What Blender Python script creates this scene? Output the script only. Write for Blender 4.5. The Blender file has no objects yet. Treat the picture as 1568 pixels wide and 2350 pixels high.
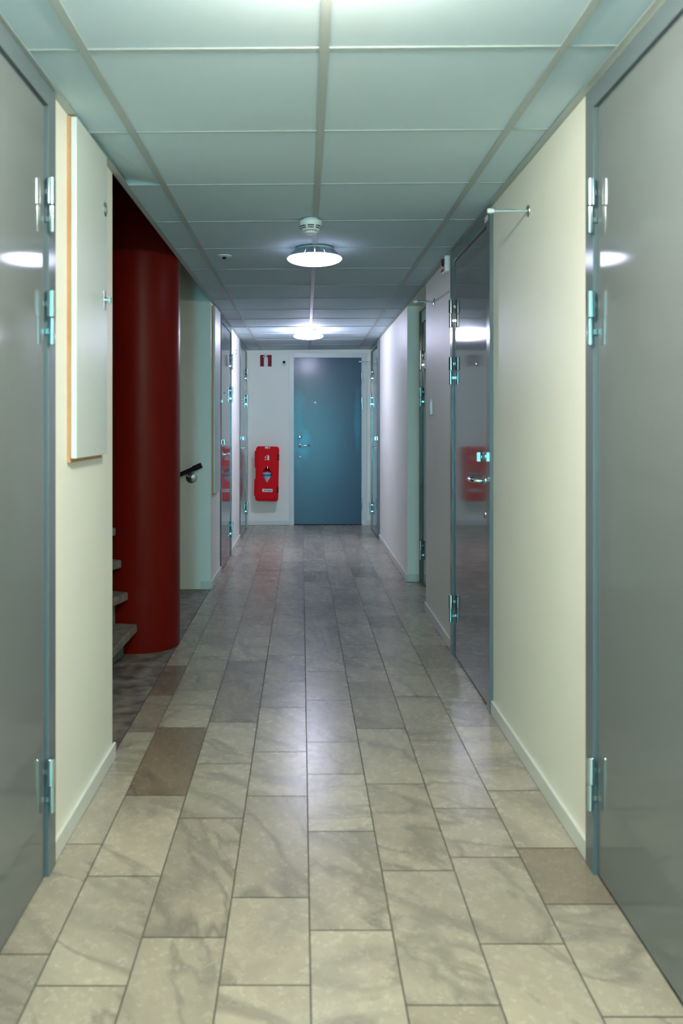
import bpy, bmesh, math, random
from mathutils import Vector, Matrix
random.seed(7)
PI = math.pi
scene = bpy.context.scene
col = scene.collection

# ------------------------------------------------------------------ camera, world, exposure
F_PX, W_PX, H_PX = 1940.0, 1568.0, 2350.0
VPX, VPY, CAM_H = 702.0, 977.0, 1.247
cam_d = bpy.data.cameras.new('camera')
cam_d.sensor_fit = 'HORIZONTAL'
cam_d.sensor_width = 36.0
cam_d.lens = 36.0 * F_PX / W_PX
cam_d.shift_x = (W_PX / 2 - VPX) / W_PX
cam_d.shift_y = -(H_PX / 2 - VPY) / W_PX
cam_d.clip_start = 0.05
cam_d.dof.use_dof = True
cam_d.dof.focus_distance = 7.5
cam_d.dof.aperture_fstop = 5.6
cam = bpy.data.objects.new('camera', cam_d)
cam.location = (0, 0, CAM_H)
cam.rotation_euler = (PI / 2, 0, 0)
col.objects.link(cam)
scene.camera = cam

scene.view_settings.view_transform = 'Standard'
scene.view_settings.look = 'None'
scene.view_settings.gamma = 1.0
scene.view_settings.use_curve_mapping = False
scene.view_settings.exposure = 1.7
world = bpy.data.worlds.new('world')
scene.world = world
world.use_nodes = True
world.node_tree.nodes['Background'].inputs[0].default_value = (0.02, 0.022, 0.025, 1)
world.node_tree.nodes['Background'].inputs[1].default_value = 1.0
scene.cycles.use_denoising = True
scene.cycles.max_bounces = 14
scene.cycles.diffuse_bounces = 8
scene.cycles.sample_clamp_indirect = 6.0

# lamps: position, light colour, strength of the opal dome, strength of the ring leaking upwards
LAMPS = [
    dict(x=0.06, y=1.54, c=(1.0, 0.91, 0.76), s=55.0, up=500.0, gap=0.14),
    dict(x=0.047, y=4.54, c=(0.68, 0.71, 1.0), s=2.6, up=1.0, gap=0.05),
    dict(x=0.026, y=8.45, c=(0.74, 0.73, 1.0), s=30.0, up=330.0, gap=0.20),
]
WINDOW_C, WINDOW_S = (0.22, 0.80, 1.0), 15.0       # teal daylight through the glazed end behind the viewpoint

# ------------------------------------------------------------------ mesh helpers
class MB:
    def __init__(self):
        self.v, self.f, self.m, self.sm = [], [], [], []
        self.mi = 0
    def add(self, vs, fs, smooth=False, M=None):
        b = len(self.v)
        for p in vs:
            p = Vector(p)
            if M is not None: p = M @ p
            self.v.append(tuple(p))
        for f in fs:
            self.f.append([b + i for i in f]); self.m.append(self.mi); self.sm.append(smooth)
        return self
    def box(self, x0, x1, y0, y1, z0, z1, M=None):
        if x0 > x1: x0, x1 = x1, x0
        if y0 > y1: y0, y1 = y1, y0
        if z0 > z1: z0, z1 = z1, z0
        vs = [(x0,y0,z0),(x1,y0,z0),(x1,y1,z0),(x0,y1,z0),(x0,y0,z1),(x1,y0,z1),(x1,y1,z1),(x0,y1,z1)]
        return self.add(vs, [(0,3,2,1),(4,5,6,7),(0,1,5,4),(1,2,6,5),(2,3,7,6),(3,0,4,7)], False, M)
    def lathe(self, prof, n=32, M=None, a0=0.0, a1=2*PI):
        full = abs(a1 - a0 - 2*PI) < 1e-6
        k = n if full else n + 1
        vs, fs = [], []
        for r, z in prof:
            for i in range(k):
                a = a0 + (a1 - a0) * i / n
                vs.append((r*math.cos(a), r*math.sin(a), z))
        for j in range(len(prof)-1):
            for i in range(n):
                i2 = (i+1) % k if full else i+1
                fs.append((j*k+i, j*k+i2, (j+1)*k+i2, (j+1)*k+i))
        return self.add(vs, fs, True, M)
    def cyl(self, r, z0, z1, n=24, M=None, bev=0.0):
        if bev: pr = [(0.0001,z0),(r-bev,z0),(r,z0+bev),(r,z1-bev),(r-bev,z1),(0.0001,z1)]
        else: pr = [(0.0001,z0),(r,z0),(r,z1),(0.0001,z1)]
        return self.lathe(pr, n, M)
    def tube(self, pts, r, n=12, rx=None, up=None):
        pts = [Vector(p) for p in pts]
        rs = r if isinstance(r, (list, tuple)) else [r]*len(pts)
        vs, fs = [], []
        prev = None
        for i, p in enumerate(pts):
            t = (pts[min(i+1, len(pts)-1)] - pts[max(i-1, 0)]).normalized()
            if prev is None:
                a = Vector((0,0,1)) if abs(t.z) < 0.9 else Vector((1,0,0))
                nrm = (a - t*a.dot(t)).normalized()
            else:
                nrm = (prev - t*prev.dot(t)).normalized()
            prev = nrm
            b = t.cross(nrm)
            for k in range(n):
                an = 2*PI*k/n
                vs.append(p + nrm*(rs[i]*math.cos(an)) + b*(rs[i]*(rx or 1.0)*math.sin(an)))
        for i in range(len(pts)-1):
            for k in range(n):
                fs.append((i*n+k, i*n+(k+1) % n, (i+1)*n+(k+1) % n, (i+1)*n+k))
        fs.append(list(range(n))[::-1]); fs.append([(len(pts)-1)*n+k for k in range(n)])
        return self.add(vs, fs, True)
    def prism(self, poly, z0, z1, M=None):
        n = len(poly)
        vs = [(x,y,z0) for x,y in poly] + [(x,y,z1) for x,y in poly]
        fs = [list(range(n))[::-1], [n+i for i in range(n)]]
        for i in range(n):
            j = (i+1) % n
            fs.append((i, j, n+j, n+i))
        return self.add(vs, fs, False, M)
    def build(self, name, mat, parent=None, bevel=0.0, fix=True):
        me = bpy.data.meshes.new(name)
        me.from_pydata(self.v, [], self.f)
        mats = mat if isinstance(mat, (list, tuple)) else [mat]
        for m in mats: me.materials.append(m)
        for p, mi, s in zip(me.polygons, self.m, self.sm):
            p.material_index = mi; p.use_smooth = s
        if fix:
            bm = bmesh.new(); bm.from_mesh(me)
            bmesh.ops.recalc_face_normals(bm, faces=bm.faces)
            bm.to_mesh(me); bm.free()
        if any(self.sm):
            try: me.set_sharp_from_angle(angle=math.radians(40))
            except Exception: pass
        o = bpy.data.objects.new(name, me)
        col.objects.link(o)
        if parent is not None: o.parent = parent
        if bevel:
            md = o.modifiers.new('bevel', 'BEVEL'); md.width = bevel; md.segments = 2
            md.limit_method = 'ANGLE'; md.angle_limit = math.radians(50)
        return o

def axis_out(u, v, z):          # a lathe axis that points out of a wall-mounted thing (local -z -> +y)
    return Matrix.Translation((u, v, z)) @ Matrix.Rotation(-PI/2, 4, 'X')

def shape_mesh(splines, depth, bevel=0.0):
    cu = bpy.data.curves.new('shape', 'CURVE'); cu.dimensions = '2D'; cu.fill_mode = 'BOTH'
    cu.extrude = depth/2; cu.bevel_depth = bevel; cu.bevel_resolution = 2
    for pts in splines:
        sp = cu.splines.new('POLY'); sp.points.add(len(pts)-1)
        for p, q in zip(sp.points, pts): p.co = (q[0], q[1], 0, 1)
        sp.use_cyclic_u = True
    return curve_to_mesh(cu)

def curve_to_mesh(cu):
    o = bpy.data.objects.new('shape', cu); col.objects.link(o)
    dg = bpy.context.evaluated_depsgraph_get(); dg.update()
    me = bpy.data.meshes.new_from_object(o.evaluated_get(dg))
    bpy.data.objects.remove(o); bpy.data.curves.remove(cu)
    return me

def mesh_obj(name, me, mat, parent=None, M=None):
    if M is not None: me.transform(M)
    me.materials.clear(); me.materials.append(mat)
    o = bpy.data.objects.new(name, me); col.objects.link(o)
    if parent is not None: o.parent = parent
    return o

def rrect(w, h, r, n=6, cx=0, cy=0):
    pts = []
    for sx, sy, a in ((1,1,0),(-1,1,90),(-1,-1,180),(1,-1,270)):
        for i in range(n+1):
            t = math.radians(a + 90*i/n)
            pts.append((cx + sx*(w/2-r) + r*math.cos(t), cy + sy*(h/2-r) + r*math.sin(t)))
    return pts

def tag(o, label=None, cat=None, group=None, kind=None):
    if label: o['label'] = label
    if cat: o['category'] = cat
    if group: o['group'] = group
    if kind: o['kind'] = kind
    return o

def empty(name, loc, rz=0.0):
    o = bpy.data.objects.new(name, None); col.objects.link(o)
    o.location = loc; o.rotation_euler = (0, 0, rz); o.empty_display_size = 0.05
    return o

def copy_tree(o, parent=None):
    c = o.copy(); col.objects.link(c); c.parent = parent
    for ch in list(o.children): copy_tree(ch, c)
    return c

# ------------------------------------------------------------------ materials
def new_mat(name):
    m = bpy.data.materials.new(name); m.use_nodes = True
    nt = m.node_tree
    return m, nt, nt.nodes['Principled BSDF']

def pmat(name, c, rough=0.5, metal=0.0, var=0.06, scale=6.0, bump=0.0, bscale=200.0, rvar=0.0, spec=0.5, coat=0.0):
    m, nt, b = new_mat(name)
    N, L = nt.nodes, nt.links
    tc = N.new('ShaderNodeTexCoord')
    nz = N.new('ShaderNodeTexNoise'); nz.inputs['Scale'].default_value = scale; nz.inputs['Detail'].default_value = 5
    L.new(tc.outputs['Object'], nz.inputs['Vector'])
    mx = N.new('ShaderNodeMix'); mx.data_type = 'RGBA'
    mx.inputs['A'].default_value = tuple(x*(1-var) for x in c) + (1,)
    mx.inputs['B'].default_value = tuple(min(1, x*(1+var)) for x in c) + (1,)
    if var > 0.2:
        mr0 = N.new('ShaderNodeMapRange'); mr0.inputs['From Min'].default_value = 0.36; mr0.inputs['From Max'].default_value = 0.64
        L.new(nz.outputs['Fac'], mr0.inputs['Value']); L.new(mr0.outputs['Result'], mx.inputs['Factor'])
    else:
        L.new(nz.outputs['Fac'], mx.inputs['Factor'])
    L.new(mx.outputs['Result'], b.inputs['Base Color'])
    b.inputs['Roughness'].default_value = rough
    b.inputs['Metallic'].default_value = metal
    b.inputs['Specular IOR Level'].default_value = spec
    b.inputs['Coat Weight'].default_value = coat
    if rvar:
        mr = N.new('ShaderNodeMapRange')
        mr.inputs['To Min'].default_value = max(0.02, rough-rvar); mr.inputs['To Max'].default_value = rough+rvar
        L.new(nz.outputs['Fac'], mr.inputs['Value']); L.new(mr.outputs['Result'], b.inputs['Roughness'])
    if bump:
        n2 = N.new('ShaderNodeTexNoise'); n2.inputs['Scale'].default_value = bscale; n2.inputs['Detail'].default_value = 3
        L.new(tc.outputs['Object'], n2.inputs['Vector'])
        bp = N.new('ShaderNodeBump'); bp.inputs['Strength'].default_value = bump; bp.inputs['Distance'].default_value = 0.002
        L.new(n2.outputs['Fac'], bp.inputs['Height']); L.new(bp.outputs['Normal'], b.inputs['Normal'])
    return m

def emat(name, c, s):
    m, nt, b = new_mat(name)
    b.inputs['Base Color'].default_value = (0.9, 0.9, 0.9, 1)
    b.inputs['Roughness'].default_value = 0.4
    b.inputs['Emission Color'].default_value = c + (1,)
    b.inputs['Emission Strength'].default_value = s
    return m

M_WALL = pmat('cream_wall_paint', (0.885, 0.885, 0.80), 0.46, var=0.03, scale=2.5, bump=0.14, bscale=260, spec=0.42)
M_TRIM = pmat('cream_white_gloss_paint', (0.70, 0.73, 0.68), 0.3, var=0.02)
M_PANEL = pmat('white_ceiling_panel', (0.58, 0.72, 0.79), 0.75, var=0.02, scale=30, bump=0.05, bscale=400)
M_TEE = pmat('grey_white_ceiling_tee', (0.44, 0.50, 0.49), 0.5, var=0.02, spec=0.3)
M_DARK = pmat('dark_void', (0.03, 0.035, 0.04), 0.9)
M_DOOR = pmat('grey_gloss_door_paint', (0.15, 0.17, 0.172), 0.068, var=0.04, scale=3, spec=0.6)
M_FRAME = pmat('grey_frame_paint', (0.12, 0.155, 0.17), 0.14, var=0.04, scale=3, spec=0.6)
M_CHROME = pmat('bluish_polished_steel', (0.62, 0.80, 0.86), 0.10, 1.0, var=0.03, scale=20)
M_STEEL = pmat('brushed_steel', (0.46, 0.50, 0.50), 0.36, 1.0, var=0.05, scale=30)
M_BLACK = pmat('black_plastic', (0.010, 0.010, 0.011), 0.5, spec=0.25)
M_RED = pmat('dark_red_column_paint', (0.155, 0.0065, 0.003), 0.37, spec=0.12, var=0.06, scale=4, bump=0.08, bscale=180)
M_STONE = pmat('grey_stone_tread', (0.22, 0.20, 0.17), 0.5, var=0.25, scale=22)
M_LAND = pmat('worn_stone_landing', (0.20, 0.18, 0.155), 0.42, var=0.5, scale=13, rvar=0.08)
M_CONC = pmat('grey_painted_concrete', (0.20, 0.21, 0.19), 0.6, var=0.08)
M_WHITE = pmat('white_lacquered_panel', (0.64, 0.70, 0.67), 0.38, var=0.02)
M_WPLAST = pmat('white_plastic', (0.72, 0.78, 0.78), 0.35, var=0.02)
M_WOOD = pmat('orange_brown_wood_edge', (0.52, 0.27, 0.11), 0.5, var=0.2, scale=25)
M_BOXRED = pmat('red_plastic', (0.72, 0.002, 0.008), 0.45, var=0.05, spec=0.12)
M_SIGNRED = pmat('sign_red', (0.22, 0.004, 0.008), 0.45, var=0.02, spec=0.2)
M_SIGNWHITE = pmat('sign_white', (0.72, 0.76, 0.78), 0.4, var=0.02)
M_INK = pmat('dark_ink', (0.03, 0.03, 0.05), 0.5)
M_GREEN = pmat('green_ink', (0.01, 0.20, 0.05), 0.5)
M_BLUE = pmat('blue_ink', (0.03, 0.22, 0.45), 0.4)
M_FIN = pmat('grey_lamp_fins', (0.26, 0.30, 0.32), 0.4)
M_REDDARK = pmat('dark_red_lens', (0.10, 0.004, 0.012), 0.15)
M_SLOT = pmat('slot_black', (0.004, 0.008, 0.015), 0.6)
M_DETRED = pmat('red_print', (0.42, 0.07, 0.06), 0.5)

def glass_mat():
    m, nt, b = new_mat('clear_window_plastic')
    b.inputs['Base Color'].default_value = (0.9, 0.95, 0.96, 1)
    b.inputs['Roughness'].default_value = 0.05
    b.inputs['Transmission Weight'].default_value = 1.0
    b.inputs['IOR'].default_value = 1.1
    return m
M_GLASS = glass_mat()

def wear_reflection_door_mat():
    # blue-grey door; cyan reflection and rubbed wear painted in round handle and along edges
    m, nt, b = new_mat('blue_grey_door_wear_and_reflection')
    N, L = nt.nodes, nt.links
    tc = N.new('ShaderNodeTexCoord')
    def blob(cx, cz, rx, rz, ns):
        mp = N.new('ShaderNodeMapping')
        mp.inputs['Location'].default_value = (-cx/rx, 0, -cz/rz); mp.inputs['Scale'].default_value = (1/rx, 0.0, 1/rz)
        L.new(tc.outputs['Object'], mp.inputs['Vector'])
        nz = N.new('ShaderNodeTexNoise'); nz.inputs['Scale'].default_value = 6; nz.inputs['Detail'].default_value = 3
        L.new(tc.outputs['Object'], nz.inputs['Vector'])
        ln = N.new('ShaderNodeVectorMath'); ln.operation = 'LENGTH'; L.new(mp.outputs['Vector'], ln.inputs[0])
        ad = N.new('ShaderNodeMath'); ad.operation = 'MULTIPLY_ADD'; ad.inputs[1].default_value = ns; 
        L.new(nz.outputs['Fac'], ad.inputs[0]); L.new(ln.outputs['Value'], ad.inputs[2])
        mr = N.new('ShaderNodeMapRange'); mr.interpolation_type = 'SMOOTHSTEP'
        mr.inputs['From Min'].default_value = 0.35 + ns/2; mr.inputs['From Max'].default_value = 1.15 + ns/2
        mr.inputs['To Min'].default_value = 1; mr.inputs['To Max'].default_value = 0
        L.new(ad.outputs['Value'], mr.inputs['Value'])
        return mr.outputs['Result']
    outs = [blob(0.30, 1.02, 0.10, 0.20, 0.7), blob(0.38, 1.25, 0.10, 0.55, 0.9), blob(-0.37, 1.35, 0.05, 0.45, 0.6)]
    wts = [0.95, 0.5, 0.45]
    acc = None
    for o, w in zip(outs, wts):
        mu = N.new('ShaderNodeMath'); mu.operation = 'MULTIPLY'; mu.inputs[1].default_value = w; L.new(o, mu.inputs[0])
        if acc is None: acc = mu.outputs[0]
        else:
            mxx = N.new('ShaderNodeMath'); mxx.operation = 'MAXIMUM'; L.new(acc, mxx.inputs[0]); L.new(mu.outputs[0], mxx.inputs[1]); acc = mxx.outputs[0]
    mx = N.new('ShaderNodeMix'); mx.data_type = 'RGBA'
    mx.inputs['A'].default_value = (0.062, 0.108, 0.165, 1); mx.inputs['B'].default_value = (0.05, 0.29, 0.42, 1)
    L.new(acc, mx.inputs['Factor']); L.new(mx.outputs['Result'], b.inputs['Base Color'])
    b.inputs['Roughness'].default_value = 0.21
    b.inputs['Specular IOR Level'].default_value = 0.27
    return m
M_FARDOOR = wear_reflection_door_mat()

def marble_mat():
    m, nt, b = new_mat('veined_marble_tile')
    N, L = nt.nodes, nt.links
    geo = N.new('ShaderNodeNewGeometry')
    def attr(n):
        a = N.new('ShaderNodeAttribute'); a.attribute_name = n; return a.outputs['Fac']
    seed, tone, brown = attr('seed'), attr('tone'), attr('brown')
    sc = N.new('ShaderNodeMath'); sc.operation = 'MULTIPLY'; sc.inputs[1].default_value = 37.0; L.new(seed, sc.inputs[0])
    cx = N.new('ShaderNodeCombineXYZ'); L.new(sc.outputs[0], cx.inputs[0]); L.new(sc.outputs[0], cx.inputs[2])
    add = N.new('ShaderNodeVectorMath'); add.operation = 'ADD'
    L.new(geo.outputs['Position'], add.inputs[0])
    rot = N.new('ShaderNodeVectorRotate'); rot.rotation_type = 'Z_AXIS'
    an = N.new('ShaderNodeMath'); an.operation = 'MULTIPLY'; an.inputs[1].default_value = 6.28; L.new(seed, an.inputs[0])
    anr = N.new('ShaderNodeMath'); anr.operation = 'MULTIPLY_ADD'; anr.inputs[1].default_value = 1.6; anr.inputs[2].default_value = -0.2
    L.new(seed, anr.inputs[0])
    L.new(geo.outputs['Position'], rot.inputs['Vector']); L.new(anr.outputs[0], rot.inputs['Angle'])
    L.new(rot.outputs['Vector'], add.inputs[0]); L.new(cx.outputs[0], add.inputs[1])
    st = N.new('ShaderNodeMapping'); st.inputs['Scale'].default_value = (1.6, 4.6, 1.0)
    L.new(add.outputs[0], st.inputs['Vector'])
    n1 = N.new('ShaderNodeTexNoise'); n1.inputs['Scale'].default_value = 1.0; n1.inputs['Detail'].default_value = 5; n1.inputs['Roughness'].default_value = 0.55
    n1.inputs['Distortion'].default_value = 0.9
    L.new(st.outputs[0], n1.inputs['Vector'])
    n2 = N.new('ShaderNodeTexNoise'); n2.inputs['Scale'].default_value = 28; n2.inputs['Detail'].default_value = 4; n2.inputs['Roughness'].default_value = 0.7
    L.new(add.outputs[0], n2.inputs['Vector'])
    # thin dark veins where the noise crosses its middle
    n3 = N.new('ShaderNodeTexNoise'); n3.inputs['Scale'].default_value = 0.55; n3.inputs['Detail'].default_value = 4; n3.inputs['Distortion'].default_value = 1.2
    L.new(st.outputs[0], n3.inputs['Vector'])
    s5 = N.new('ShaderNodeMath'); s5.operation = 'SUBTRACT'; s5.inputs[1].default_value = 0.5; L.new(n3.outputs['Fac'], s5.inputs[0])
    ab = N.new('ShaderNodeMath'); ab.operation = 'ABSOLUTE'; L.new(s5.outputs[0], ab.inputs[0])
    vr = N.new('ShaderNodeMapRange'); vr.inputs['From Min'].default_value = 0.0; vr.inputs['From Max'].default_value = 0.03
    vr.inputs['To Min'].default_value = 1; vr.inputs['To Max'].default_value = 0; L.new(ab.outputs[0], vr.inputs['Value'])
    vm = N.new('ShaderNodeMath'); vm.operation = 'MULTIPLY'; L.new(vr.outputs[0], vm.inputs[0]); L.new(n1.outputs['Fac'], vm.inputs[1])
    vm2 = N.new('ShaderNodeMath'); vm2.operation = 'MULTIPLY'; vm2.inputs[1].default_value = 0.85; L.new(vm.outputs[0], vm2.inputs[0])
    cr = N.new('ShaderNodeValToRGB')
    e = cr.color_ramp.elements
    e[0].position = 0.30; e[0].color = (0.31, 0.288, 0.235, 1)
    e[1].position = 0.62; e[1].color = (0.475, 0.435, 0.34, 1)
    e2 = cr.color_ramp.elements.new(0.45); e2.color = (0.41, 0.375, 0.298, 1)
    L.new(n1.outputs['Fac'], cr.inputs[0])
    sp = N.new('ShaderNodeMapRange'); sp.inputs['From Min'].default_value = 0.33; sp.inputs['From Max'].default_value = 0.6
    sp.inputs['To Min'].default_value = 0.93; sp.inputs['To Max'].default_value = 1.02; L.new(n2.outputs['Fac'], sp.inputs['Value'])
    m1 = N.new('ShaderNodeMix'); m1.data_type = 'RGBA'; m1.blend_type = 'MIX'
    L.new(vm2.outputs[0], m1.inputs['Factor']); L.new(cr.outputs[0], m1.inputs['A']); m1.inputs['B'].default_value = (0.13, 0.135, 0.12, 1)
    mb_ = N.new('ShaderNodeMix'); mb_.data_type = 'RGBA'; mb_.blend_type = 'MULTIPLY'
    L.new(brown, mb_.inputs['Factor']); L.new(m1.outputs['Result'], mb_.inputs['A']); mb_.inputs['B'].default_value = (0.50, 0.42, 0.35, 1)
    tm = N.new('ShaderNodeMath'); tm.operation = 'MULTIPLY'; L.new(tone, tm.inputs[0]); L.new(sp.outputs[0], tm.inputs[1])
    vs = N.new('ShaderNodeVectorMath'); vs.operation = 'SCALE'
    L.new(mb_.outputs['Result'], vs.inputs[0]); L.new(tm.outputs[0], vs.inputs['Scale'])
    L.new(vs.outputs[0], b.inputs['Base Color'])
    rr = N.new('ShaderNodeMapRange'); rr.inputs['To Min'].default_value = 0.20; rr.inputs['To Max'].default_value = 0.33
    L.new(n2.outputs['Fac'], rr.inputs['Value']); L.new(rr.outputs[0], b.inputs['Roughness'])
    b.inputs['Specular IOR Level'].default_value = 0.45
    bp = N.new('ShaderNodeBump'); bp.inputs['Strength'].default_value = 0.06; bp.inputs['Distance'].default_value = 0.002
    L.new(n1.outputs['Fac'], bp.inputs['Height']); L.new(bp.outputs[0], b.inputs['Normal'])
    return m
M_MARBLE = marble_mat()
M_GROUT = pmat('grey_brown_grout', (0.085, 0.08, 0.068), 0.8, var=0.1, scale=30)

# ------------------------------------------------------------------ room dimensions (metres)
XL, XR, YB, CZ = -0.725, 0.8116, 10.61, 2.20     # left wall, right wall, end wall, ceiling
OP0, OP1 = 3.17, 6.45                             # stair opening in the left wall
RC0, RC1, XREC = 5.71, 6.76, 0.907                # shallow door recess in the right wall
Y0 = -5.0                                         # wall behind the camera

def struct(o, label, cat):
    return tag(o, label, cat, kind='structure')

# ---- floor: one mesh of marble tiles on grout
def floor():
    joints = {   # depth of the cross joints of each column of tiles, near to far
        -4: [1.994, 2.52, 3.02, 3.444, 3.912, 4.387, 4.755, 5.147, 5.305, 6.203, 7.295, 8.67],
        -3: [1.882, 2.340, 2.851, 3.492, 3.992, 4.292, 4.564, 4.828, 5.093, 5.678, 6.251, 6.931, 7.931, 9.304],
        -2: [2.060, 2.685, 3.119, 3.557, 4.475, 4.990, 5.316, 6.098, 6.55, 7.052, 8.1, 9.412],
        -1: [2.234, 2.846, 3.232, 3.742, 4.122, 4.590, 5.376, 5.587, 6.098, 7.073, 7.766, 8.578, 9.5],
         0: [2.089, 2.599, 3.026, 3.334, 3.84, 4.289, 5.236, 5.833, 6.757, 7.232, 7.931, 8.429, 9.067, 9.561],
         1: [2.369, 2.943, 3.481, 4.105, 4.539, 4.819, 5.692, 6.171, 6.853, 7.666, 8.35, 9.215],
         2: [2.034, 2.443, 2.755, 3.352, 3.896, 4.229, 5.225, 5.548, 5.988, 6.538, 6.961, 7.466, 8.3, 9.3],
         3: [2.496, 2.203, 2.888, 3.508, 3.809, 4.355, 4.785, 5.639, 6.822, 7.583, 8.926, 9.423],
    }
    special = {  # (column, start depth): (tone, brownness)
        (-3, 2.851): (0.82, 0.85), (-4, 3.912): (0.80, 0.8), (-4, 3.444): (0.85, 0.3), (-2, 3.557): (0.74, 0.25), (-3, 3.992): (0.84, 0.1),
        (1, 3.481): (0.74, 0.15), (2, 5.225): (0.72, 0.2), (2, 6.961): (0.68, 0.15), (0, 6.757): (0.74, 0.05),
        (3, 2.203): (0.80, 0.55), (-2, 2.060): (0.84, 0.12), (-1, 2.234): (0.82, 0.1), (2, 2.443): (0.86, 0.0),
        (-1, 7.073): (0.8, 0.0), (3, 9.423): (0.7, 0.1), (1, 2.943): (0.88, 0.0), (-2, 5.316): (0.95, 0.2),
        (3, 1.0): (1.12, 0.25),
    }
    sp, g = 0.2045, 0.0019
    lx = lambda k, y: 0.0112 + sp*k - 0.0052*(y-1.76)
    v, f, mi, seed, tone, brown = [], [], [], [], [], []
    def quad(p, m, s, t, b):
        n = len(v); v.extend(p); f.append(tuple(range(n, n+len(p)))); mi.append(m); seed.append(s); tone.append(t); brown.append(b)
    for c in range(-4, 4):
        js = sorted(joints[c])
        ys = [Y0 + 0.02]
        y = js[0]
        back = []
        while y > Y0 + 0.4:
            y -= random.choice([0.35, 0.42, 0.48, 0.55]); back.append(y)
        ys += sorted(b_ for b_ in back if b_ > Y0 + 0.15) + js
        y = js[-1]
        while y < YB - 0.5:
            y += random.choice([0.4, 0.5, 0.6])
            if y < YB - 0.12: ys.append(y)
        ys.append(YB)
        for a, b in zip(ys[:-1], ys[1:]):
            t, br = 1.0 + random.uniform(-0.12, 0.07), random.choice([0, 0, 0.08, 0.15])
            for (cc, yy), tb in special.items():
                if cc == c and abs(yy - a) < 0.02: t, br = tb
            x0a, x0b = lx(c, a), lx(c, b); x1a, x1b = lx(c+1, a), lx(c+1, b)
            if c == -4:
                x0a, x0b = XL-0.004, XL-0.004
            if c == 3:
                in_rec = (a+b)/2 > RC0 and (a+b)/2 < RC1
                x1a = x1b = XR + 0.13
            quad([(x0a+g, a+g, 0), (x1a-g, a+g, 0), (x1b-g, b-g, 0), (x0b+g, b-g, 0)], 0, random.random(), t, br)
    # grout bed
    for x0, x1, y0, y1 in ((XL-0.006, XR+0.14, Y0, YB+0.05),):
        quad([(x0, y0, -0.0015), (x1, y0, -0.0015), (x1, y1, -0.0015), (x0, y1, -0.0015)], 1, 0, 1, 0)
        quad([(x0, y0, -0.08), (x0, y1, -0.08), (x1, y1, -0.08), (x1, y0, -0.08)], 1, 0, 1, 0)
    me = bpy.data.meshes.new('floor'); me.from_pydata(v, [], f)
    me.materials.append(M_MARBLE); me.materials.append(M_GROUT)
    for nm, data in (('seed', seed), ('tone', tone), ('brown', brown)):
        a = me.attributes.new(nm, 'FLOAT', 'FACE'); a.data.foreach_set('value', data)
    for p, k in zip(me.polygons, mi): p.material_index = k
    o = bpy.data.objects.new('floor', me); col.objects.link(o)
    struct(o, 'long corridor floor of pale veined marble tiles laid lengthwise', 'floor')
floor()

mb = MB(); mb.box(-2.6, XL-0.007, 2.4, OP1, -0.10, 0.0)
struct(mb.build('floor', M_LAND), 'dark worn stone landing at the foot of the stairs beside the red column', 'floor')

# ---- walls
mb = MB(); mb.prism([(XL, Y0), (XL, OP0), (XL-0.12, OP0), (XL-0.12, Y0)], -0.1, 2.3)
struct(mb.build('wall_left', M_WALL, bevel=0.003), 'cream painted left wall with the near grey door and white hatch', 'wall')
mb = MB(); mb.prism([(XL, OP1), (XL, YB), (XL-0.15, YB), (XL-0.15, OP1+0.15), (-2.6, OP1+0.15), (-2.6, OP1)], -0.1, 3.2)
struct(mb.build('wall_left', M_WALL, bevel=0.003), 'cream left wall beyond the red column, turning the corner into the stairwell', 'wall')
mb = MB(); mb.prism([(XR, Y0), (XR+0.2, Y0), (XR+0.2, YB), (XR, YB), (XR, RC1), (XREC+0.02, RC1), (XREC+0.02, RC0), (XR, RC0)], -0.1, 2.205)
mb.box(XR-0.002, XR+0.2, Y0, YB, 2.205, 2.34)
struct(mb.build('wall_right', M_WALL, bevel=0.003), 'long cream painted right wall with a shallow door recess', 'wall')
mb = MB(); mb.box(XL-0.15, XR+0.2, YB, YB+0.12, -0.1, 2.34)
struct(mb.build('wall_back', M_WALL), 'pale end wall holding the blue-grey door and red extinguisher cabinet', 'wall')
mb = MB(); mb.box(XL-0.12, XR+0.2, Y0-0.12, Y0, -0.1, 2.34)
struct(mb.build('wall_front', M_WALL), 'cream wall closing the corridor behind the viewpoint', 'wall')
mb = MB(); mb.box(-2.72, -2.6, 2.4, OP1+0.15, -0.1, 3.2); mb.box(-2.6, XL-0.12, 2.28, 2.4, -0.1, 3.2)
struct(mb.build('wall_stairwell', M_RED), 'dark red stairwell wall behind the column', 'wall')
mb = MB(); mb.box(XL-0.0, XL+0.012, OP0, OP1, 2.212, 3.2)
mb.box(XL-0.12, XL+0.012, 2.28, OP0, 2.3, 3.2)
struct(mb.build('wall_stairwell', M_RED), 'bulkhead over the stair opening, above the ceiling edge', 'wall')
mb = MB(); mb.box(-2.72, XL+0.012, 2.28, OP1+0.15, 3.2, 3.3)
struct(mb.build('ceiling', M_DARK), 'dark slab closing the stairwell above the red column', 'ceiling')

r = empty('window_1', (0.0, Y0, 1.1))
tag(r, 'glazed end of the corridor behind the viewpoint letting in teal daylight', 'window', kind='structure')
b = MB(); b.box(-0.24, 0.24, 0.0, 0.008, -0.95, 0.95)
b.build('pane', emat('frosted_daylit_pane', WINDOW_C, WINDOW_S), r)
b = MB()
for x0, x1, z0, z1 in ((-0.31,-0.24,-1.02,1.02),(0.24,0.31,-1.02,1.02),(-0.24,0.24,0.95,1.02),(-0.24,0.24,-1.02,-0.95)):
    b.box(x0, x1, 0.0, 0.03, z0, z1)
b.build('frame', M_TRIM, r)

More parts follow.
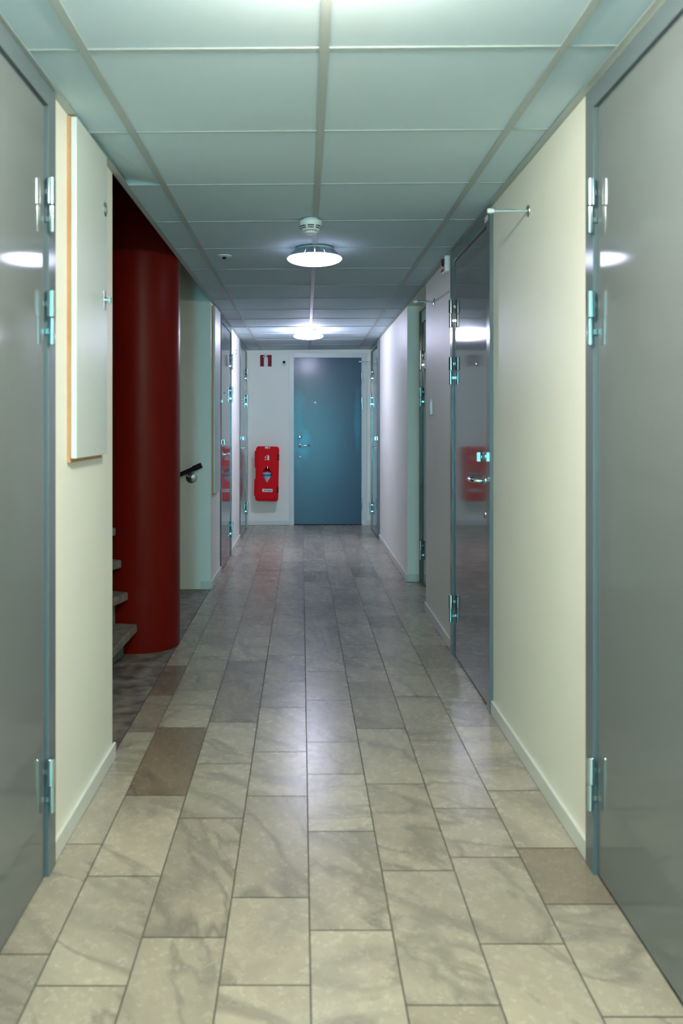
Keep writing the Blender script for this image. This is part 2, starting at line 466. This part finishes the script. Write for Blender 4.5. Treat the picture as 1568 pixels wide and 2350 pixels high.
# ---- suspended ceiling (origin on its own plane, very slightly out of level)
ROLL = -0.0076
TX = [-0.562, 0.047, 0.655]
CY = [2.14 + 0.601*k for k in range(-11, 15)]
def ceiling():
    mb = MB()
    T, zt = 0.012, 0.004
    ys = [Y0] + CY + [YB]
    for i in range(len(ys)-1):
        a, b = ys[i], ys[i+1]
        mid = (a+b)/2
        xl = XL + 0.004 if not (OP0 - 0.1 < mid < OP1) else XL + 0.016
        xs = [xl] + TX + [XR - 0.002]
        for j in range(4):
            x0, x1 = xs[j], xs[j+1]
            zl = zr = zt
            zl2 = zt
            if j == 0 and abs(a - 2.741) < 0.03:      # the one panel that has been pushed up askew
                zl, zl2 = 0.014, 0.026
            if j == 3 and abs(a - 6.347) < 0.8: zr = 0.006
            vs = [(x0,a,zl),(x1,a,zr),(x1,b,zr),(x0,b,zl2)]
            vs += [(x,y,z+T) for x,y,z in vs]
            mb.mi = 0
            mb.add(vs, [(0,3,2,1),(4,5,6,7),(0,1,5,4),(1,2,6,5),(2,3,7,6),(3,0,4,7)])
    mb.mi = 1
    for x in TX:
        mb.box(x-0.012, x+0.012, Y0, YB, 0.0, 0.0022); mb.box(x-0.001, x+0.001, Y0, YB, 0.0022, 0.034)
    for y in CY:
        xl = XL + 0.004 if not (OP0 - 0.1 < y < OP1) else XL + 0.012
        mb.box(xl, XR, y-0.006, y+0.006, 0.0004, 0.0026); mb.box(xl, XR, y-0.001, y+0.001, 0.0026, 0.030)
    mb.mi = 2
    mb.box(XL+0.013, XR, Y0, YB, 0.13, 0.15)
    o = mb.build('ceiling', [M_PANEL, M_TEE, M_DARK])
    o.location = (0, 0, CZ); o.rotation_euler = (0, ROLL, 0)
    struct(o, 'suspended ceiling of white square panels in a pale grid', 'ceiling')
    for (x0, x1, y0, y1, lab) in (
        (XL, XL+0.024, Y0, 3.03, 'angle strip where the ceiling meets the near left wall'),
        (XL, XL+0.026, 3.03, OP1+0.02, 'angle strip along the ceiling edge over the stair opening'),
        (XL, XL+0.024, OP1+0.02, YB, 'angle strip where the ceiling meets the far left wall'),
        (XR-0.024, XR, Y0, YB, 'angle strip where the ceiling meets the right wall')):
        m2 = MB()
        m2.box(x0, x1, y0, y1, -0.0012, 0.001)
        xe = x0 if x0 < 0 else x1
        m2.box(xe, xe + (0.0015 if x0 < 0 else -0.0015), y0, y1, -0.0012, 0.022 if 'stair' not in lab else 0.012)
        t = m2.build('trim_1', M_TEE); t.location = (0, 0, CZ); t.rotation_euler = (0, ROLL, 0)
        struct(t, lab, 'ceiling trim')
    m2 = MB(); m2.box(XL, XR, YB-0.02, YB, -0.0012, 0.001)
    t = m2.build('trim_1', M_TEE); t.location = (0, 0, CZ); t.rotation_euler = (0, ROLL, 0)
    struct(t, 'angle strip where the ceiling meets the end wall', 'ceiling trim')
    for k, nm in enumerate([o_.name for o_ in col.objects if o_.name.startswith('trim_1')]):
        bpy.data.objects[nm].name = 'trim_%d' % (k+1)
ceiling()

# ---- baseboards
def baseboard(name, poly_runs, label):
    mb = MB()
    for (x0, x1, y0, y1) in poly_runs:
        mb.box(x0, x1, y0, y1, 0.0, 0.06)
    o = mb.build(name, M_TRIM, bevel=0.004)
    struct(o, label, 'baseboard')
BT = 0.012
baseboard('baseboard_left', [(XL, XL+BT, 2.40, OP0+0.008)], 'cream baseboard under the near white hatch')
baseboard('baseboard_left', [(XL, XL+BT, OP1-BT, 7.145), (XL-0.075, XL, OP1-BT, OP1)], 'cream baseboard wrapping the wall corner beyond the red column')
baseboard('baseboard_left', [(XL, XL+BT, 8.135, 9.235)], 'cream baseboard between the two far left doors')
baseboard('baseboard_right', [(XR-BT, XR, Y0, 1.415)], 'cream baseboard behind the near right door, towards the viewer')
baseboard('baseboard_right', [(XR-BT, XR, 2.415, 3.655)], 'cream baseboard along the right wall below the near door stop')
baseboard('baseboard_right', [(XR-BT, XR, 4.665, RC0), (XR, XREC+0.01, RC0, RC0+BT)], 'cream baseboard below the white wall switch')
baseboard('baseboard_right', [(XR-BT, XR, RC1-BT, 9.245), (XR, XREC+0.02, RC1-BT, RC1)], 'cream baseboard from the recess corner to the far right door')
baseboard('baseboard_back', [(XL, -0.209, YB-BT, YB)], 'cream baseboard under the red extinguisher cabinet')
baseboard('baseboard_back', [(0.767, XR, YB-BT, YB)], 'short cream baseboard right of the end door')

# ------------------------------------------------------------------ doors
def make_door(name, loc, rz, s, label, W=1.0, H=2.19, fw=0.065, fv=0.022, lv=0.010, leaf_top=2.125,
              fm=None, lm=None, deep=0.0, thumb=False, sticker=False, hz=(1.78, 1.47, 0.18), flat=False):
    """u runs along the wall, v out of it; the hinges are on the side u = s*W/2"""
    fm = fm or M_FRAME; lm = lm or M_DOOR
    r = empty(name, loc, rz)
    tag(r, label, 'door', kind='structure')
    h = W/2
    f = MB()
    f.box(-h, -h+fw, 0, fv, 0, H); f.box(h-fw, h, 0, fv, 0, H); f.box(-h+fw, h-fw, 0, fv, leaf_top+0.006, H)
    f.box(-h+fw, h-fw, 0, 0.002, 0.0, leaf_top+0.006)
    if deep:
        f.box(-h-0.02, -h, 0, fv+deep, 0, H+0.01); f.box(h, h+0.02, 0, fv+deep, 0, H+0.01)
        f.box(-h-0.02, h+0.02, 0, fv+deep, H, H+0.02)
    f.build('frame', fm, r, bevel=0.003)
    g = 0.004
    hu = h - fw                                  # opening half width
    lf = MB()
    hg = 0.010                                   # clear gap on the hinge side
    u0, u1 = (-hu+g, hu-hg) if s > 0 else (-hu+hg, hu-g)
    lf.box(u0, u1, 0.002, lv, 0.010, leaf_top)
    leaf = lf.build('leaf', lm, r, bevel=0.0015)
    # black strip painted in as the shade of the gap under the leaf
    th = MB(); th.box(-hu, hu, 0.002, lv-0.004, 0.0, 0.010); th.build('gap_shade_strip', M_BLACK, r)
    # lift-off hinges
    ku = s*(hu - hg/2)
    kv = fv + 0.008
    for z in hz:
        a = MB()
        a.cyl(0.0122, z+0.076, z+0.150, 24, Matrix.Translation((ku, kv, 0)), 0.0015)
        a.box(ku - 0.001*s, ku + 0.003*s, fv*0.5, kv, z+0.106, z+0.120)
        hi = a.build('hinge', M_CHROME, r)
        b = MB()
        b.cyl(0.0085, z, z+0.074, 24, Matrix.Translation((ku+0.003*s, kv+0.001, 0)), 0.0015)
        b.box(ku - 0.001*s, ku + 0.003*s, lv, kv, z+0.030, z+0.044)
        b.build('lower_knuckle', M_CHROME, hi)
    # lock furniture
    cu = -s*(hu - 0.074)
    b = MB()
    b.lathe([(0.0001,0.011),(0.018,0.011),(0.022,0.008),(0.024,0.0)], 28, axis_out(cu, lv, 1.107))
    cyl = b.build('lock_rosette', M_STEEL, r)
    b = MB(); b.cyl(0.010, 0.009, 0.020 if not thumb else 0.018, 18, axis_out(cu, lv, 1.107))
    if thumb:
        b.box(cu-0.006, cu+0.006, lv+0.016, lv+0.038, 1.107-0.020, 1.107+0.020)
    b.build('thumb_turn' if thumb else 'cylinder', M_CHROME if thumb else M_STEEL, cyl)
    b = MB()
    b.lathe([(0.0001,0.009),(0.019,0.009),(0.023,0.006),(0.024,0.0)], 28, axis_out(cu, lv, 1.0))
    hd = b.build('handle', M_STEEL, r)
    b = MB()
    d = s
    pts = [(cu, lv+0.006, 1.0), (cu, lv+0.036, 1.0), (cu+d*0.004, lv+0.047, 1.0), (cu+d*0.014, lv+0.053, 1.0), (cu+d*0.04, lv+0.055, 1.0),
           (cu+d*0.08, lv+0.055, 1.001), (cu+d*0.105, lv+0.053, 1.002), (cu+d*0.118, lv+0.047, 1.003), (cu+d*0.124, lv+0.034, 1.004), (cu+d*0.125, lv+0.022, 1.005)]
    b.tube(pts, [0.009,0.009,0.0088,0.0085,0.0085,0.0095,0.0100,0.0098,0.0092,0.0085], 14)
    b.build('lever', M_CHROME, hd)
    b = MB()
    b.lathe([(0.0075,-0.001),(0.0075,0.006),(0.011,0.006),(0.017,0.004),(0.018,0.0)], 24, axis_out(cu, lv, 0.850))
    lk = b.build('lower_keyhole', M_STEEL, r)
    b = MB(); b.cyl(0.0076, 0.0, 0.003, 16, axis_out(cu, lv, 0.850)); b.build('key_slot', M_SLOT, lk)
    if not flat:
        b = MB(); b.lathe([(0.0001,0.006),(0.005,0.006),(0.0055,0.004),(0.010,0.004),(0.011,0.0)], 20, axis_out(cu + s*0.195, lv, 1.538))
        ph = b.build('peephole', M_STEEL, r)
        b = MB(); b.cyl(0.0048, 0.004, 0.0065, 14, axis_out(cu + s*0.195, lv, 1.538)); b.build('lens', M_SLOT, ph)
    if sticker:
        b = MB(); b.box(-s*h*0.86-0.03, -s*h*0.86+0.03, fv, fv+0.0008, leaf_top+0.02, leaf_top+0.045); b.build('sticker', M_SIGNWHITE, r)
    return r

RZR, RZL, RZB = PI/2, -PI/2, PI
make_door('door_1', (XL, 1.90, 0), RZL, -1, 'near left grey door with chrome hinges, cut by the left edge', fv=0.015, lv=0.006)
make_door('door_2', (XR, 1.91, 0), RZR, 1, 'near right grey door with chrome hinges, cut by the right edge', fv=0.014, lv=0.004)
make_door('door_3', (XR, 4.155, 0), RZR, 1, 'glossy grey door halfway along the right wall, full height visible with lever', fv=0.016, lv=0.006, thumb=True, sticker=True)
make_door('door_4', (XREC+0.02, (RC0+RC1)/2, 0), RZR, 1, 'grey-green door set in the right wall recess, seen edge on', W=1.0, H=2.15, leaf_top=2.05,
          deep=0.010, fv=0.012, lv=0.004, hz=(1.69, 1.40, 0.19))
make_door('door_5', (XR, 9.74, 0), RZR, 1, 'narrow-looking grey door at the far end of the right wall', fv=0.026, lv=0.014, thumb=True)
make_door('door_6', (XL, 7.64, 0), RZL, -1, 'grey door on the left beyond the column, reflecting the red cabinet', fv=0.012, lv=0.005, thumb=True)
make_door('door_7', (XL, 9.735, 0), RZL, -1, 'last grey door on the left beside the end wall', fv=0.012, lv=0.005, thumb=True)
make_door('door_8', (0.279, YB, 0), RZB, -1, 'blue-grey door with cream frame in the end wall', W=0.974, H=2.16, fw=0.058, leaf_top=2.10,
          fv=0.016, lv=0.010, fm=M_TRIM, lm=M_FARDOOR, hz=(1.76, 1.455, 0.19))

# ------------------------------------------------------------------ ceiling lights
def make_light(i, L, label):
    r = empty('ceiling_light', (L['x'], L['y'], CZ))
    tag(r, label, 'ceiling light', 'round ceiling lights down the corridor')
    e_d = emat('opal_dome_lit', L['c'], L['s'])
    e_u = emat('light_ring_lit', L['c'], L['up'])
    b = MB(); b.lathe([(0.0001,-0.001),(0.095,-0.001),(0.098,-0.010),(0.090,-0.020),(0.0001,-0.020)], 40); b.build('base_plate', M_WPLAST, r)
    b = MB(); b.lathe([(0.086,-0.020),(0.086,-0.042)], 48); b.build('light_ring', e_u, r)
    b = MB(); n = 16
    for k in range(n):
        a0, a1 = 2*PI*(k+L['gap'])/n, 2*PI*(k+1-L['gap'])/n
        b.lathe([(0.104,-0.013),(0.108,-0.012),(0.128,-0.030),(0.142,-0.050),(0.138,-0.050),(0.124,-0.033),(0.104,-0.013)], 5, None, a0, a1)
    b.build('fin_ring', M_FIN, r)
    if i != 0:  # unseen opaque disc added to keep dome light off the ceiling
        b = MB(); b.lathe([(0.0001,-0.046),(0.134,-0.0465),(0.138,-0.0498),(0.0001,-0.0496)], 48); b.build('light_block_disc', M_FIN, r)
    b = MB()
    pr = [(0.137,-0.0503),(0.144,-0.052),(0.1475,-0.056)]
    for k in range(1, 11):
        a = k/10*PI/2
        pr.append((max(0.0001, 0.1475*math.cos(a)), -0.056-0.034*math.sin(a)))
    b.lathe(pr, 56); b.build('opal_dome', e_d, r)
    return r
make_light(0, LAMPS[0], 'warm round ceiling light between the near doors, just its glow at the top edge')
make_light(1, LAMPS[1], 'larger-looking round ceiling light with grey fins, behind the smoke detector')
make_light(2, LAMPS[2], 'brightest round ceiling light, farthest away, close before the end wall')

# ------------------------------------------------------------------ smoke detector
def smoke_detector():
    r = empty('smoke_detector', (0.023, 3.90, CZ))
    tag(r, 'white round smoke detector with dark slots, on the ceiling before the finned light', 'smoke detector')
    b = MB()
    b.lathe([(0.0001,0.0),(0.036,0.0),(0.037,-0.010),(0.0001,-0.010)], 36); b.build('mounting_base', M_WPLAST, r)
    b = MB()
    b.lathe([(0.0001,-0.009),(0.050,-0.009),(0.0535,-0.013),(0.0535,-0.028),(0.051,-0.034),(0.038,-0.058),(0.028,-0.060),(0.026,-0.066),(0.018,-0.070),(0.0001,-0.071)], 48)
    b.build('housing', M_WPLAST, r)
    b = MB()
    for k in range(8):
        c = -PI/2 + 2*PI*k/8
        for (r0, z0, r1, z1) in ((0.0508,-0.0355,0.0483,-0.040),(0.0462,-0.044,0.0437,-0.048)):
            b.lathe([(r0+0.0006,z0),(r1+0.0006,z1)], 8, None, c-0.30, c+0.30)
    b.build('vent_slots', M_SLOT, r, fix=False)
    b = MB()
    for k in range(11):
        c = -PI/2 - 0.75 + 1.5*k/10
        b.lathe([(0.0402,-0.0545),(0.0382,-0.0583)], 2, None, c-0.05, c+0.05)
    b.build('red_print', M_DETRED, r, fix=False)
smoke_detector()

# sprinkler-like ceiling rosette
r = empty('ceiling_nozzle', (-0.455, 4.72, CZ-0.003))
tag(r, 'small white round ceiling rosette with dark centre, above the red column', 'ceiling fitting')
b = MB(); b.lathe([(0.0001,0.0),(0.042,0.0),(0.041,-0.004),(0.022,-0.010),(0.020,-0.006),(0.0001,-0.006)], 32); b.build('flange', M_WPLAST, r)
b = MB(); b.cyl(0.010, -0.020, -0.005, 18); b.build('nozzle', M_BLACK, r)

# ------------------------------------------------------------------ left hatches
def make_hatch(y0, y1, z0, z1, t, label, knob_z, eye_z=None):
    r = empty('wall_hatch', (XL, (y0+y1)/2, z0), RZL)
    tag(r, label, 'wall hatch', 'white service hatches on the left wall')
    h, H = (y1-y0)/2, z1-z0
    b = MB(); b.box(-h+0.002, h, 0, 0.010, 0, H); b.build('wooden_frame', M_WOOD, r)
    b = MB(); b.box(-h, h-0.006, 0.010, 0.010+t, 0.012, H); pn = b.build('panel', M_WHITE, r, bevel=0.002)
    v = 0.010 + t
    b = MB(); b.box(-h+0.022, -h+0.050, v, v+0.0015, knob_z-z0-0.033, knob_z-z0+0.033); lk = b.build('lock_plate', M_STEEL, r, bevel=0.001)
    b = MB(); b.cyl(0.010, 0.0, 0.014, 18, axis_out(-h+0.036, v+0.0015, knob_z-z0)); b.box(-h+0.030, -h+0.042, v+0.012, v+0.022, knob_z-z0-0.012, knob_z-z0+0.012)
    b.build('knob', M_CHROME, lk)
    if eye_z:
        b = MB(); b.lathe([(0.012,0.0),(0.012,0.003),(0.022,0.003),(0.024,0.0)], 24, axis_out(-h+0.030, v, eye_z-z0)); b.build('key_ring', M_STEEL, r)
    return r
make_hatch(2.565, 2.965, 1.135, 2.188, 0.018, 'near tall white wall hatch with orange wooden edge, beside the red column', 1.682, 1.998)
make_hatch(6.53, 6.95, 0.712, 2.175, 0.014, 'far tall white wall hatch beside the glossy left door', 1.448)

# ------------------------------------------------------------------ red column
b = MB(); b.lathe([(0.0001,0.0),(0.222,0.0),(0.222,3.19),(0.0001,3.19)], 96)
o = b.build('round_column', M_RED); o.location = (-0.944, 4.837, 0)
tag(o, 'thick dark red round column standing in the stair opening', 'column')

# ------------------------------------------------------------------ staircase
def staircase():
    r = empty('staircase', (-0.944, 4.837, 0))
    tag(r, 'open stone stair treads curving up behind the cream wall beside the red column', 'staircase')
    n = 9
    for k in range(n):
        z = 0.168 + 0.174*k
        a = math.radians([5, -7, -16, -24.5, -36, -45, -54, -63, -72][k])   # leading edge, from -Y
        R0, R1 = 0.236, 1.28
        w = math.radians(17)
        def pt(R, an): return (R*math.sin(an), -R*math.cos(an))
        p0, p1 = pt(R0, a + math.radians(1.5)), pt(R1, a - math.radians(5.0))
        # tread: straight nosing, wedge that widens away from the column
        q0, q1 = pt(R0, a-w-0.25), pt(R1, a-w)
        b = MB(); b.prism([p0, q0, q1, p1], z-0.045, z)
        b.build('tread', M_STONE, r, bevel=0.008)
        aa = a - 0.24
        s0, s1 = pt(R0+0.01, aa-0.04), pt(0.9, aa)
        s2, s3 = pt(0.9, aa-0.08), pt(R0+0.01, aa-0.30)
        b = MB(); b.prism([s0, s3, s2, s1], max(0.0, z-0.174), z-0.045)
        b.build('support', M_CONC, r)
staircase()

# ------------------------------------------------------------------ handrail
def handrail():
    y = OP1
    r = empty('handrail', (-0.88, y, 0.885), RZB)
    tag(r, 'black sloping handrail on the stairwell wall right of the red column', 'handrail')
    # local x points left (-X), local y out of the wall
    d = 0.075
    P = lambda X, z, v: (-(X + 0.88), v, z - 0.885)
    p0, p1 = (-1.45, 0.655), (-0.79, 0.948)
    b = MB(); b.tube([P(*p0, d), P(*p1, d)], 0.0165, 16); rail = b.build('rail', M_BLACK, r)
    dx, dz = 0.9135, 0.4067
    b = MB(); b.tube([P(p1[0]-0.065*dx, p1[1]-0.065*dz, d), P(p1[0]+0.004*dx, p1[1]+0.004*dz, d)], 0.0205, 16); b.build('end_cap', M_BLACK, rail)
    cx, cz = -0.872, 0.868
    b = MB(); b.tube([P(-0.905, 0.895, d-0.01), P(-0.898, 0.872, d-0.005), P(-0.888, 0.862, d-0.02), P(cx, 0.868, 0.012)], 0.0065, 10); b.build('bracket', M_STEEL, r)
    b = MB(); b.lathe([(0.0001,0.020),(0.020,0.016),(0.040,0.008),(0.044,0.0)], 32, axis_out(-(cx+0.88), 0, cz-0.885-0.018)); b.build('wall_rosette', M_STEEL, r)
handrail()

# ------------------------------------------------------------------ door stops (rods high on the right wall)
def door_stop(y, z, length, label):
    r = empty('door_stop', (XR, y, z), RZR)
    tag(r, label, 'door stop', 'door stop rods high on the right wall')
    b = MB(); b.lathe([(0.0001,0.006),(0.014,0.006),(0.021,0.003),(0.022,0.0)], 28, axis_out(0,0,0)); b.build('flange', M_STEEL, r)
    b = MB(); b.cyl(0.0058, 0.004, length-0.012, 16, axis_out(0,0,0)); b.build('rod', M_CHROME, r)
    b = MB(); b.lathe([(0.0001,length),(0.007,length),(0.0095,length-0.004),(0.0095,length-0.015),(0.0075,length-0.024),(0.005,length-0.024)], 20, axis_out(0,0,0)); b.build('rubber_tip', M_WPLAST, r)
door_stop(3.081, 2.03, 0.150, 'nearest door stop rod with white tip, above the tall right wall')
door_stop(5.337, 2.03, 0.130, 'middle door stop rod, in front of the recessed door')
door_stop(10.33, 2.03, 0.160, 'farthest door stop rod, crossing the top right corner of the end door')

# ------------------------------------------------------------------ alarm, switch
r = empty('alarm_sounder', (XR, 4.80, 2.172), RZR)
tag(r, 'white alarm box with dark red lens under the ceiling above the glossy right door', 'fire alarm')
me = shape_mesh([rrect(0.085, 0.085, 0.010)], 0.022, 0.004)
mesh_obj('housing', me, M_WPLAST, r, Matrix.Translation((0, 0.015, -0.01)) @ Matrix.Rotation(PI/2, 4, 'X'))
b = MB(); b.lathe([(0.0001,0.042),(0.014,0.041),(0.022,0.036),(0.026,0.028)], 28, axis_out(0,0,0.0)); b.build('lens', M_REDDARK, r)
b = MB(); b.box(-0.03, 0.03, 0.028, 0.040, -0.050, -0.040); b.build('red_clip', M_DETRED, r)

r = empty('wall_switch', (XR, 5.43, 1.36), RZR)
tag(r, 'small upright white wall switch with round button on the right wall', 'wall switch')
me = shape_mesh([rrect(0.045, 0.085, 0.006)], 0.012, 0.002)
mesh_obj('plate', me, M_WPLAST, r, Matrix.Translation((0, 0.009, 0)) @ Matrix.Rotation(PI/2, 4, 'X'))
b = MB(); b.lathe([(0.0001,0.021),(0.010,0.020),(0.014,0.015)], 24, axis_out(0,0,0.005)); b.build('button', M_WPLAST, r)
b = MB(); b.cyl(0.006, 0.043, 0.058, 14, Matrix.Translation((0,0.007,0))); b.build('cable_gland', M_WPLAST, r)

# ------------------------------------------------------------------ end wall: sign, sensor, extinguisher
r = empty('fire_extinguisher_sign', (-0.5005, YB, 2.063), RZB)
tag(r, 'square red sign with white extinguisher pictogram on the end wall', 'sign')
b = MB(); b.box(-0.0725, 0.0725, 0, 0.003, -0.0725, 0.0725); b.build('board', M_SIGNRED, r)
pic = [(0.024,-0.0725),(0.024,0.030),(0.020,0.042),(0.012,0.049),(0.007,0.052),(0.007,0.060),(-0.020,0.062),(-0.020,0.068),(0.000,0.069),(0.012,0.070),(0.024,0.064),(0.034,0.050),(0.037,0.040),(0.032,0.040),(0.026,0.053),(0.018,0.060),(0.0,0.0605)]
body = [(-0.0245,-0.0715),(0.0245,-0.0715),(0.0245,0.030),(0.019,0.042),(0.008,0.050),(0.008,0.058),(0.016,0.056),(0.025,0.049),(0.031,0.038),(0.037,0.041),(0.030,0.056),(0.020,0.065),(0.006,0.069),(-0.020,0.070),(-0.020,0.061),(-0.006,0.060),(-0.008,0.050),(-0.019,0.042),(-0.0245,0.030)]
me = shape_mesh([body], 0.001)
mesh_obj('pictogram', me, M_SIGNWHITE, r, Matrix.Translation((0, 0.0036, 0)) @ Matrix.Rotation(PI/2, 4, 'X'))

r = empty('wall_sensor', (-0.268, YB, 2.03), RZB)
tag(r, 'little white wall sensor with round dark eye, left of the end door', 'sensor')
b = MB(); b.lathe([(0.0001,0.016),(0.018,0.014),(0.026,0.006),(0.028,0.0)], 24, axis_out(0,0,-0.010)); b.build('housing', M_WPLAST, r)
b = MB(); b.lathe([(0.0001,0.034),(0.014,0.032),(0.0175,0.026),(0.017,0.008)], 24, axis_out(0.004,0,0.013)); b.build('eye', M_BLACK, r)

def extinguisher_cabinet():
    W, H, D = 0.285, 0.678, 0.20
    cz = 0.653
    r = empty('extinguisher_cabinet', (-0.478, YB, cz), RZB)
    r.rotation_euler = (0, math.radians(-1.0), RZB)
    tag(r, 'red plastic fire extinguisher cabinet with diamond window, on the end wall', 'extinguisher cabinet')
    R = Matrix.Rotation(PI/2, 4, 'X')
    # shell: back half, hollow
    me = shape_mesh([rrect(W-0.012, H-0.012, 0.035), rrect(W-0.03, H-0.03, 0.028)], 0.145, 0.002)
    mesh_obj('shell', me, M_BOXRED, r, Matrix.Translation((0, 0.076, 0)) @ R)
    b = MB(); b.box(-W/2+0.012, W/2-0.012, 0.001, 0.006, -H/2+0.012, H/2-0.012); b.build('back_panel', M_BOXRED, r)
    # cover with diamond opening
    dw, dh, dzc = 0.073, 0.118, -0.006
    def diamond(sc=1.0):
        pts = []
        for ax, az in ((1,0),(0,1),(-1,0),(0,-1)):
            nx, nz = {(1,0):(0,1),(0,1):(-1,0),(-1,0):(0,-1),(0,-1):(1,0)}[(ax,az)]
            pv = {(1,0):(0,-1),(0,1):(1,0),(-1,0):(0,1),(0,-1):(-1,0)}[(ax,az)]
            P = Vector((ax*dw, az*dh)); A = Vector((pv[0]*dw, pv[1]*dh)); B = Vector((nx*dw, nz*dh))
            t = 0.10
            for k in range(5):
                u = k/4
                a_, b_ = P.lerp(A, t), P.lerp(B, t)
                q = a_*(1-u)**2 + P*2*u*(1-u) + b_*u**2
                pts.append((q.x*sc, q.y*sc + dzc))
        return pts
    me = shape_mesh([rrect(W-0.014, H-0.014, 0.030), diamond()[::-1]], 0.020, 0.007)
    cov = mesh_obj('cover', me, M_BOXRED, r, Matrix.Translation((0, 0.165, 0)) @ R)
    me = shape_mesh([rrect(W-0.052, H-0.065, 0.020), diamond(1.02)[::-1]], 0.012, 0.004)
    mesh_obj('raised_face', me, M_BOXRED, cov, Matrix.Translation((0, 0.184, 0)) @ R)
    me = shape_mesh([diamond(1.06)], 0.003)
    mesh_obj('window', me, M_GLASS, cov, Matrix.Translation((0, 0.172, 0)) @ R)
    v = 0.1945
    # marks (local +x is picture left)
    b = MB(); b.box(-0.072, 0.054, v, v+0.0006, -0.222, -0.184)
    lab = b.build('name_plate', M_SIGNWHITE, r)
    cu = bpy.data.curves.new('lettering', 'FONT'); cu.body = 'Presto'; cu.size = 0.030; cu.align_x = 'LEFT'; cu.extrude = 0.0003; cu.offset = 0.0006
    me = curve_to_mesh(cu)
    mesh_obj('lettering', me, M_INK, lab, Matrix.Translation((0.016, v+0.001, -0.212)) @ Matrix.Rotation(PI, 4, 'Z') @ Matrix.Rotation(PI/2, 4, 'X'))
    fl = [(0.0,-0.012),(0.006,-0.006),(0.006,0.002),(0.002,0.008),(0.003,0.015),(-0.004,0.008),(-0.006,0.0),(-0.005,-0.008)]
    me = shape_mesh([fl], 0.0006)
    mesh_obj('flame_mark', me, M_DETRED, lab, Matrix.Translation((0.029, v+0.001, -0.203)) @ R)
    # extinguisher pictogram: bottle, hose, flames
    me = shape_mesh([[(-0.022,-0.030),(0.002,-0.030),(0.002,0.018),(-0.004,0.026),(-0.005,0.034),(-0.015,0.034),(-0.016,0.026),(-0.022,0.018)]], 0.0006)
    ic = mesh_obj('pictogram', me, M_SIGNWHITE, r, Matrix.Translation((-0.002, v+0.0006, 0.200)) @ R)
    b = MB()
    b.tube([(0.000,v+0.001,0.232),(0.010,v+0.001,0.226),(0.015,v+0.001,0.214),(0.014,v+0.001,0.200),(0.018,v+0.001,0.190)], 0.0018, 6)
    for (ax, az, sc_) in ((0.024,0.196,1),(0.028,0.205,0.8),(0.018,0.172,1.1),(0.028,0.172,0.8)):
        b.prism([(ax-0.006*sc_, 0),(ax+0.006*sc_, 0),(ax, 0.014*sc_)], 0, 0.0006, Matrix.Translation((0, v+0.001, az)) @ Matrix.Rotation(PI/2, 4, 'X'))
    b.build('flames', M_SIGNWHITE, ic)
    # inspection sticker on the top edge
    b = MB(); b.box(-0.030, 0.030, 0.150, 0.171, H/2+0.0005, H/2+0.0013)
    b.box(-0.030, 0.030, 0.1825, 0.1832, H/2-0.026, H/2-0.005)
    st = b.build('inspection_sticker', M_SIGNWHITE, r)
    b = MB(); b.lathe([(0.0001,0.0),(0.011,0.0)], 20, Matrix.Translation((-0.014, 0.1836, H/2-0.0155)) @ Matrix.Rotation(PI/2, 4, 'X') @ Matrix.Diagonal((1, 0.6, 1, 1)))
    b.build('green_mark', M_GREEN, st)
    # clips on the right, hinge flanges on the left
    for z in (0.205, -0.197):
        b = MB(); b.box(-W/2-0.002, -W/2+0.018, 0.130, 0.186, z+0.002, z+0.036); b.box(-W/2-0.002, -W/2+0.018, 0.130, 0.186, z-0.036, z-0.002)
        b.build('clip', M_BLACK, r, bevel=0.003)
    for z in (0.178, -0.172):
        b = MB(); b.box(W/2-0.010, W/2+0.014, 0.130, 0.168, z-0.105, z+0.105)
        b.build('hinge_flange', M_BOXRED, r, bevel=0.004)
    # the extinguisher itself
    e = empty('fire_extinguisher', (-0.478, YB-0.085, cz-0.30))
    tag(e, 'red extinguisher with white and blue label, seen through the diamond window', 'fire extinguisher')
    b = MB(); b.lathe([(0.0001,0.0),(0.070,0.0),(0.075,0.008),(0.075,0.322),(0.070,0.340),(0.048,0.352),(0.022,0.357),(0.018,0.36),(0.0001,0.36)], 48); b.build('bottle', M_BOXRED, e)
    b = MB(); b.lathe([(0.0757,0.05),(0.0757,0.318)], 48); lb = b.build('label_sheet', M_SIGNWHITE, e)
    b = MB(); b.lathe([(0.0761,0.268),(0.0761,0.294)], 48); b.build('blue_band', M_BLUE, lb)
    b = MB(); b.cyl(0.026, 0.358, 0.398, 20, None, 0.004); b.box(-0.014, 0.014, -0.055, 0.03, 0.398, 0.41); b.build('valve', M_CHROME, e)
extinguisher_cabinet()

# two small screw heads on the left wall between the far doors
for z, lab in ((2.03, 'upper small screw on the left wall between the far doors'), (1.995, 'lower small screw on the left wall between the far doors')):
    b = MB(); b.cyl(0.007, 0.0, 0.004, 14, Matrix.Translation((XL, 8.78, z)) @ Matrix.Rotation(PI/2, 4, 'Y'), 0.001)
    tag(b.build('wall_screw', M_INK), lab, 'screw', 'bare screws on the left wall')
